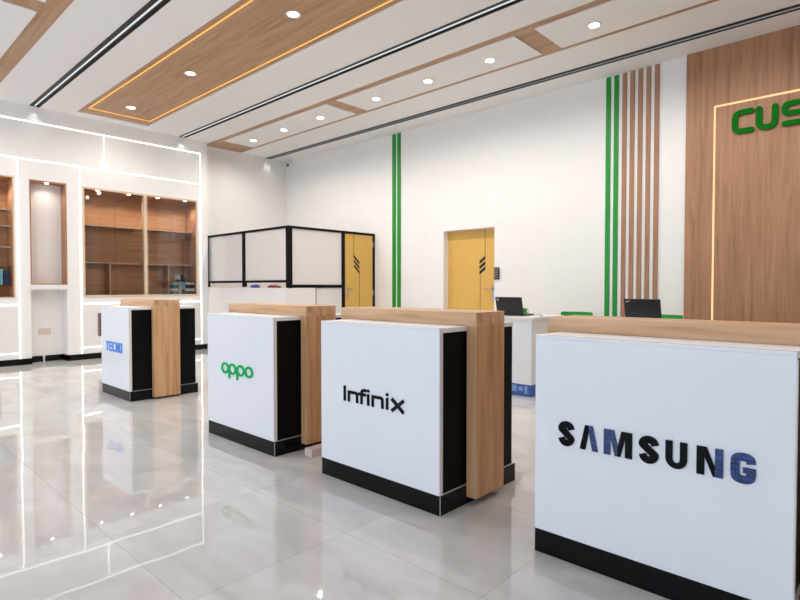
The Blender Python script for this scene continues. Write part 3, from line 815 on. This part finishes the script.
def laptop(x0, x1, yh, zt, label, mark):
    xc = (x0+x1)/2; w = x1-x0
    t = thing('laptop', (xc, yh, zt), label, 'laptop', 'open laptops on the desks')
    obj('base', B(x0, x1, yh, yh+.235, zt+.003, zt+.02), 'black', t, bevel=.004)
    obj('keyboard', B(x0+.02, x1-.02, yh+.04, yh+.13, zt+.02, zt+.022), 'greyplastic', t)
    # lid leaning a little towards the camera
    a = R(14); hgt = .204
    put = lambda u, v, wv: (u, yh+.004-v*math.sin(a)-wv*math.cos(a), zt+.018+v*math.cos(a)-wv*math.sin(a))
    lid = obj('screen_lid', MB().prism(rr([(x0+.01, 0), (x0, 0), (x0, hgt), (x1, hgt), (x1, 0), (x1-.01, 0)], .008, 3), put, 0, .009), 'black', t, fix=True)
    obj('screen', MB().prism([(x0+.012, .015), (x0+.012, hgt-.012), (x1-.012, hgt-.012), (x1-.012, .015)], put, -.0012, -.0002), 'greyplastic', lid, fix=True)
    obj('hinge', MB().tube([(xc-w*.35, yh+.006, zt+.02), (xc+w*.35, yh+.006, zt+.02)], .007), 'black', t)
    if mark == 'round':
        obj('emblem', MB().prism([(x0+.032+.013*math.cos(i*math.pi/9), hgt-.03+.013*math.sin(i*math.pi/9)) for i in range(18)], put, .0085, .0098), 'steel', lid, fix=True)
    else:
        for k in range(4):
            u = x0+.018+.010*k
            obj('emblem', MB().prism([(u, hgt-.038+.003*k), (u, hgt-.02+.003*k), (u+.007, hgt-.018+.003*k), (u+.007, hgt-.036+.003*k)], put, .0085, .0098), 'steel', lid, fix=True)
    return t
laptop(-3.53, -3.18, 5.48, .868, 'open black laptop with round emblem beside the green mug', 'round')
laptop(-2.035, -1.695, 5.48, .868, 'open black laptop in front of the wooden slats', 'text')

t = thing('mug', (-3.375, 5.82, .868), 'small green mug behind the laptop on the left desk', 'mug')
obj('cup', MB().lathe([(.03, 0), (.034, .004), (.036, .075), (.032, .075), (.030, .01)], 22, (-3.375, 5.82, .868)), 'greenplastic', t, smooth=True)
obj('handle', MB().tube([(-3.341, 5.82, .93), (-3.315, 5.82, .925), (-3.313, 5.82, .895), (-3.341, 5.82, .885)], .005), 'greenplastic', t, smooth=True)
tag(obj('charging_cable', MB().tube([(-3.18, 5.5, .874), (-3.1, 5.58, .88), (-3.04, 5.6, .885), (-2.98, 5.55, .874), (-2.95, 5.45, .872)], .004, 8), 'greyplastic', smooth=True),
    'thin grey cable lying on the white desk right of the green mug', 'cable')

def chair(xc, yc, label):
    t = thing('office_chair', (xc, yc, 0), label, 'chair', 'green chairs behind the desks')
    # curved back, faces the desk (-Y); the back stands at larger Y
    pts = []; n = 12; m = MB()
    vs = []; fs = []; zs = [.55, .58, .72, .84, .875, .888]
    wz = [.15, .18, .195, .205, .203, .19]
    for j, zz in enumerate(zs):
        for i in range(n+1):
            u = -1+2*i/n
            for off in (0, .028):
                vs.append((xc+u*wz[j], yc+.2-.06*u*u+off+(.06*(zz-.55)), zz))
    st = (n+1)*2
    for j in range(len(zs)-1):
        for i in range(n):
            a_ = j*st+i*2; b_ = a_+2
            fs += [(a_, b_, b_+st, a_+st), (a_+1, a_+1+st, b_+1+st, b_+1)]
        a_ = j*st; e_ = j*st+n*2
        fs += [(a_, a_+st, a_+1+st, a_+1), (e_, e_+1, e_+1+st, e_+st)]
    for j, s_ in ((0, 1), (len(zs)-1, -1)):
        for i in range(n):
            a_ = j*st+i*2; b_ = a_+2; fs.append((a_, a_+1, b_+1, b_))
    m.add(vs, fs)
    obj('backrest', m, 'greenplastic', t, fix=True, smooth=True)
    obj('seat', B(xc-.22, xc+.22, yc-.22, yc+.2, .43, .475), 'greenplastic', t, bevel=.015)
    obj('back_support', MB().tube([(xc, yc+.1, .44), (xc, yc+.24, .45), (xc, yc+.245, .7)], .016), 'black', t, smooth=True)
    for sx in (-1, 1):
        for sy in (-1, 1):
            obj('leg', MB().tube([(xc+sx*.18, yc+sy*.17, .43), (xc+sx*.215, yc+sy*.205, .0)], .013), 'steel', t, smooth=True)
chair(-3.01, 6.3, 'green chair at the left desk showing its back beside the green stripes')
chair(-1.99, 6.3, 'green chair behind the laptop by the wooden slats')

# ---------------------------------------------------------------- daylight and camera
w = bpy.data.worlds.new('daylight'); SC.world = w; w.use_nodes = True
bg = w.node_tree.nodes['Background']; bg.inputs['Color'].default_value = (.68, .81, 1, 1); bg.inputs['Strength'].default_value = 3.1
for h in WH:
    l = bpy.data.lights.new('window_portal', 'AREA'); l.shape = 'RECTANGLE'; l.size = h[1]-h[0]; l.size_y = h[3]-h[2]
    l.cycles.is_portal = True
    o = link(bpy.data.objects.new('window_portal', l)); o.location = ((h[0]+h[1])/2, Y0-.02, (h[2]+h[3])/2); o.rotation_euler = (R(90), 0, 0)

cam = bpy.data.cameras.new('camera'); cam.sensor_width = 36; cam.lens = 541.7/800*36; cam.clip_start = .05
co = link(bpy.data.objects.new('camera', cam)); co.location = (0, 0, 1.2); co.rotation_euler = (R(90-1.375), 0, R(43))
SC.camera = co
vs_ = SC.view_settings; vs_.view_transform = 'Standard'; vs_.look = 'None'; vs_.gamma = 1; vs_.exposure = 0.05
SC.cycles.max_bounces = 10; SC.cycles.diffuse_bounces = 6; SC.cycles.caustics_reflective = False; SC.cycles.sample_clamp_indirect = 6
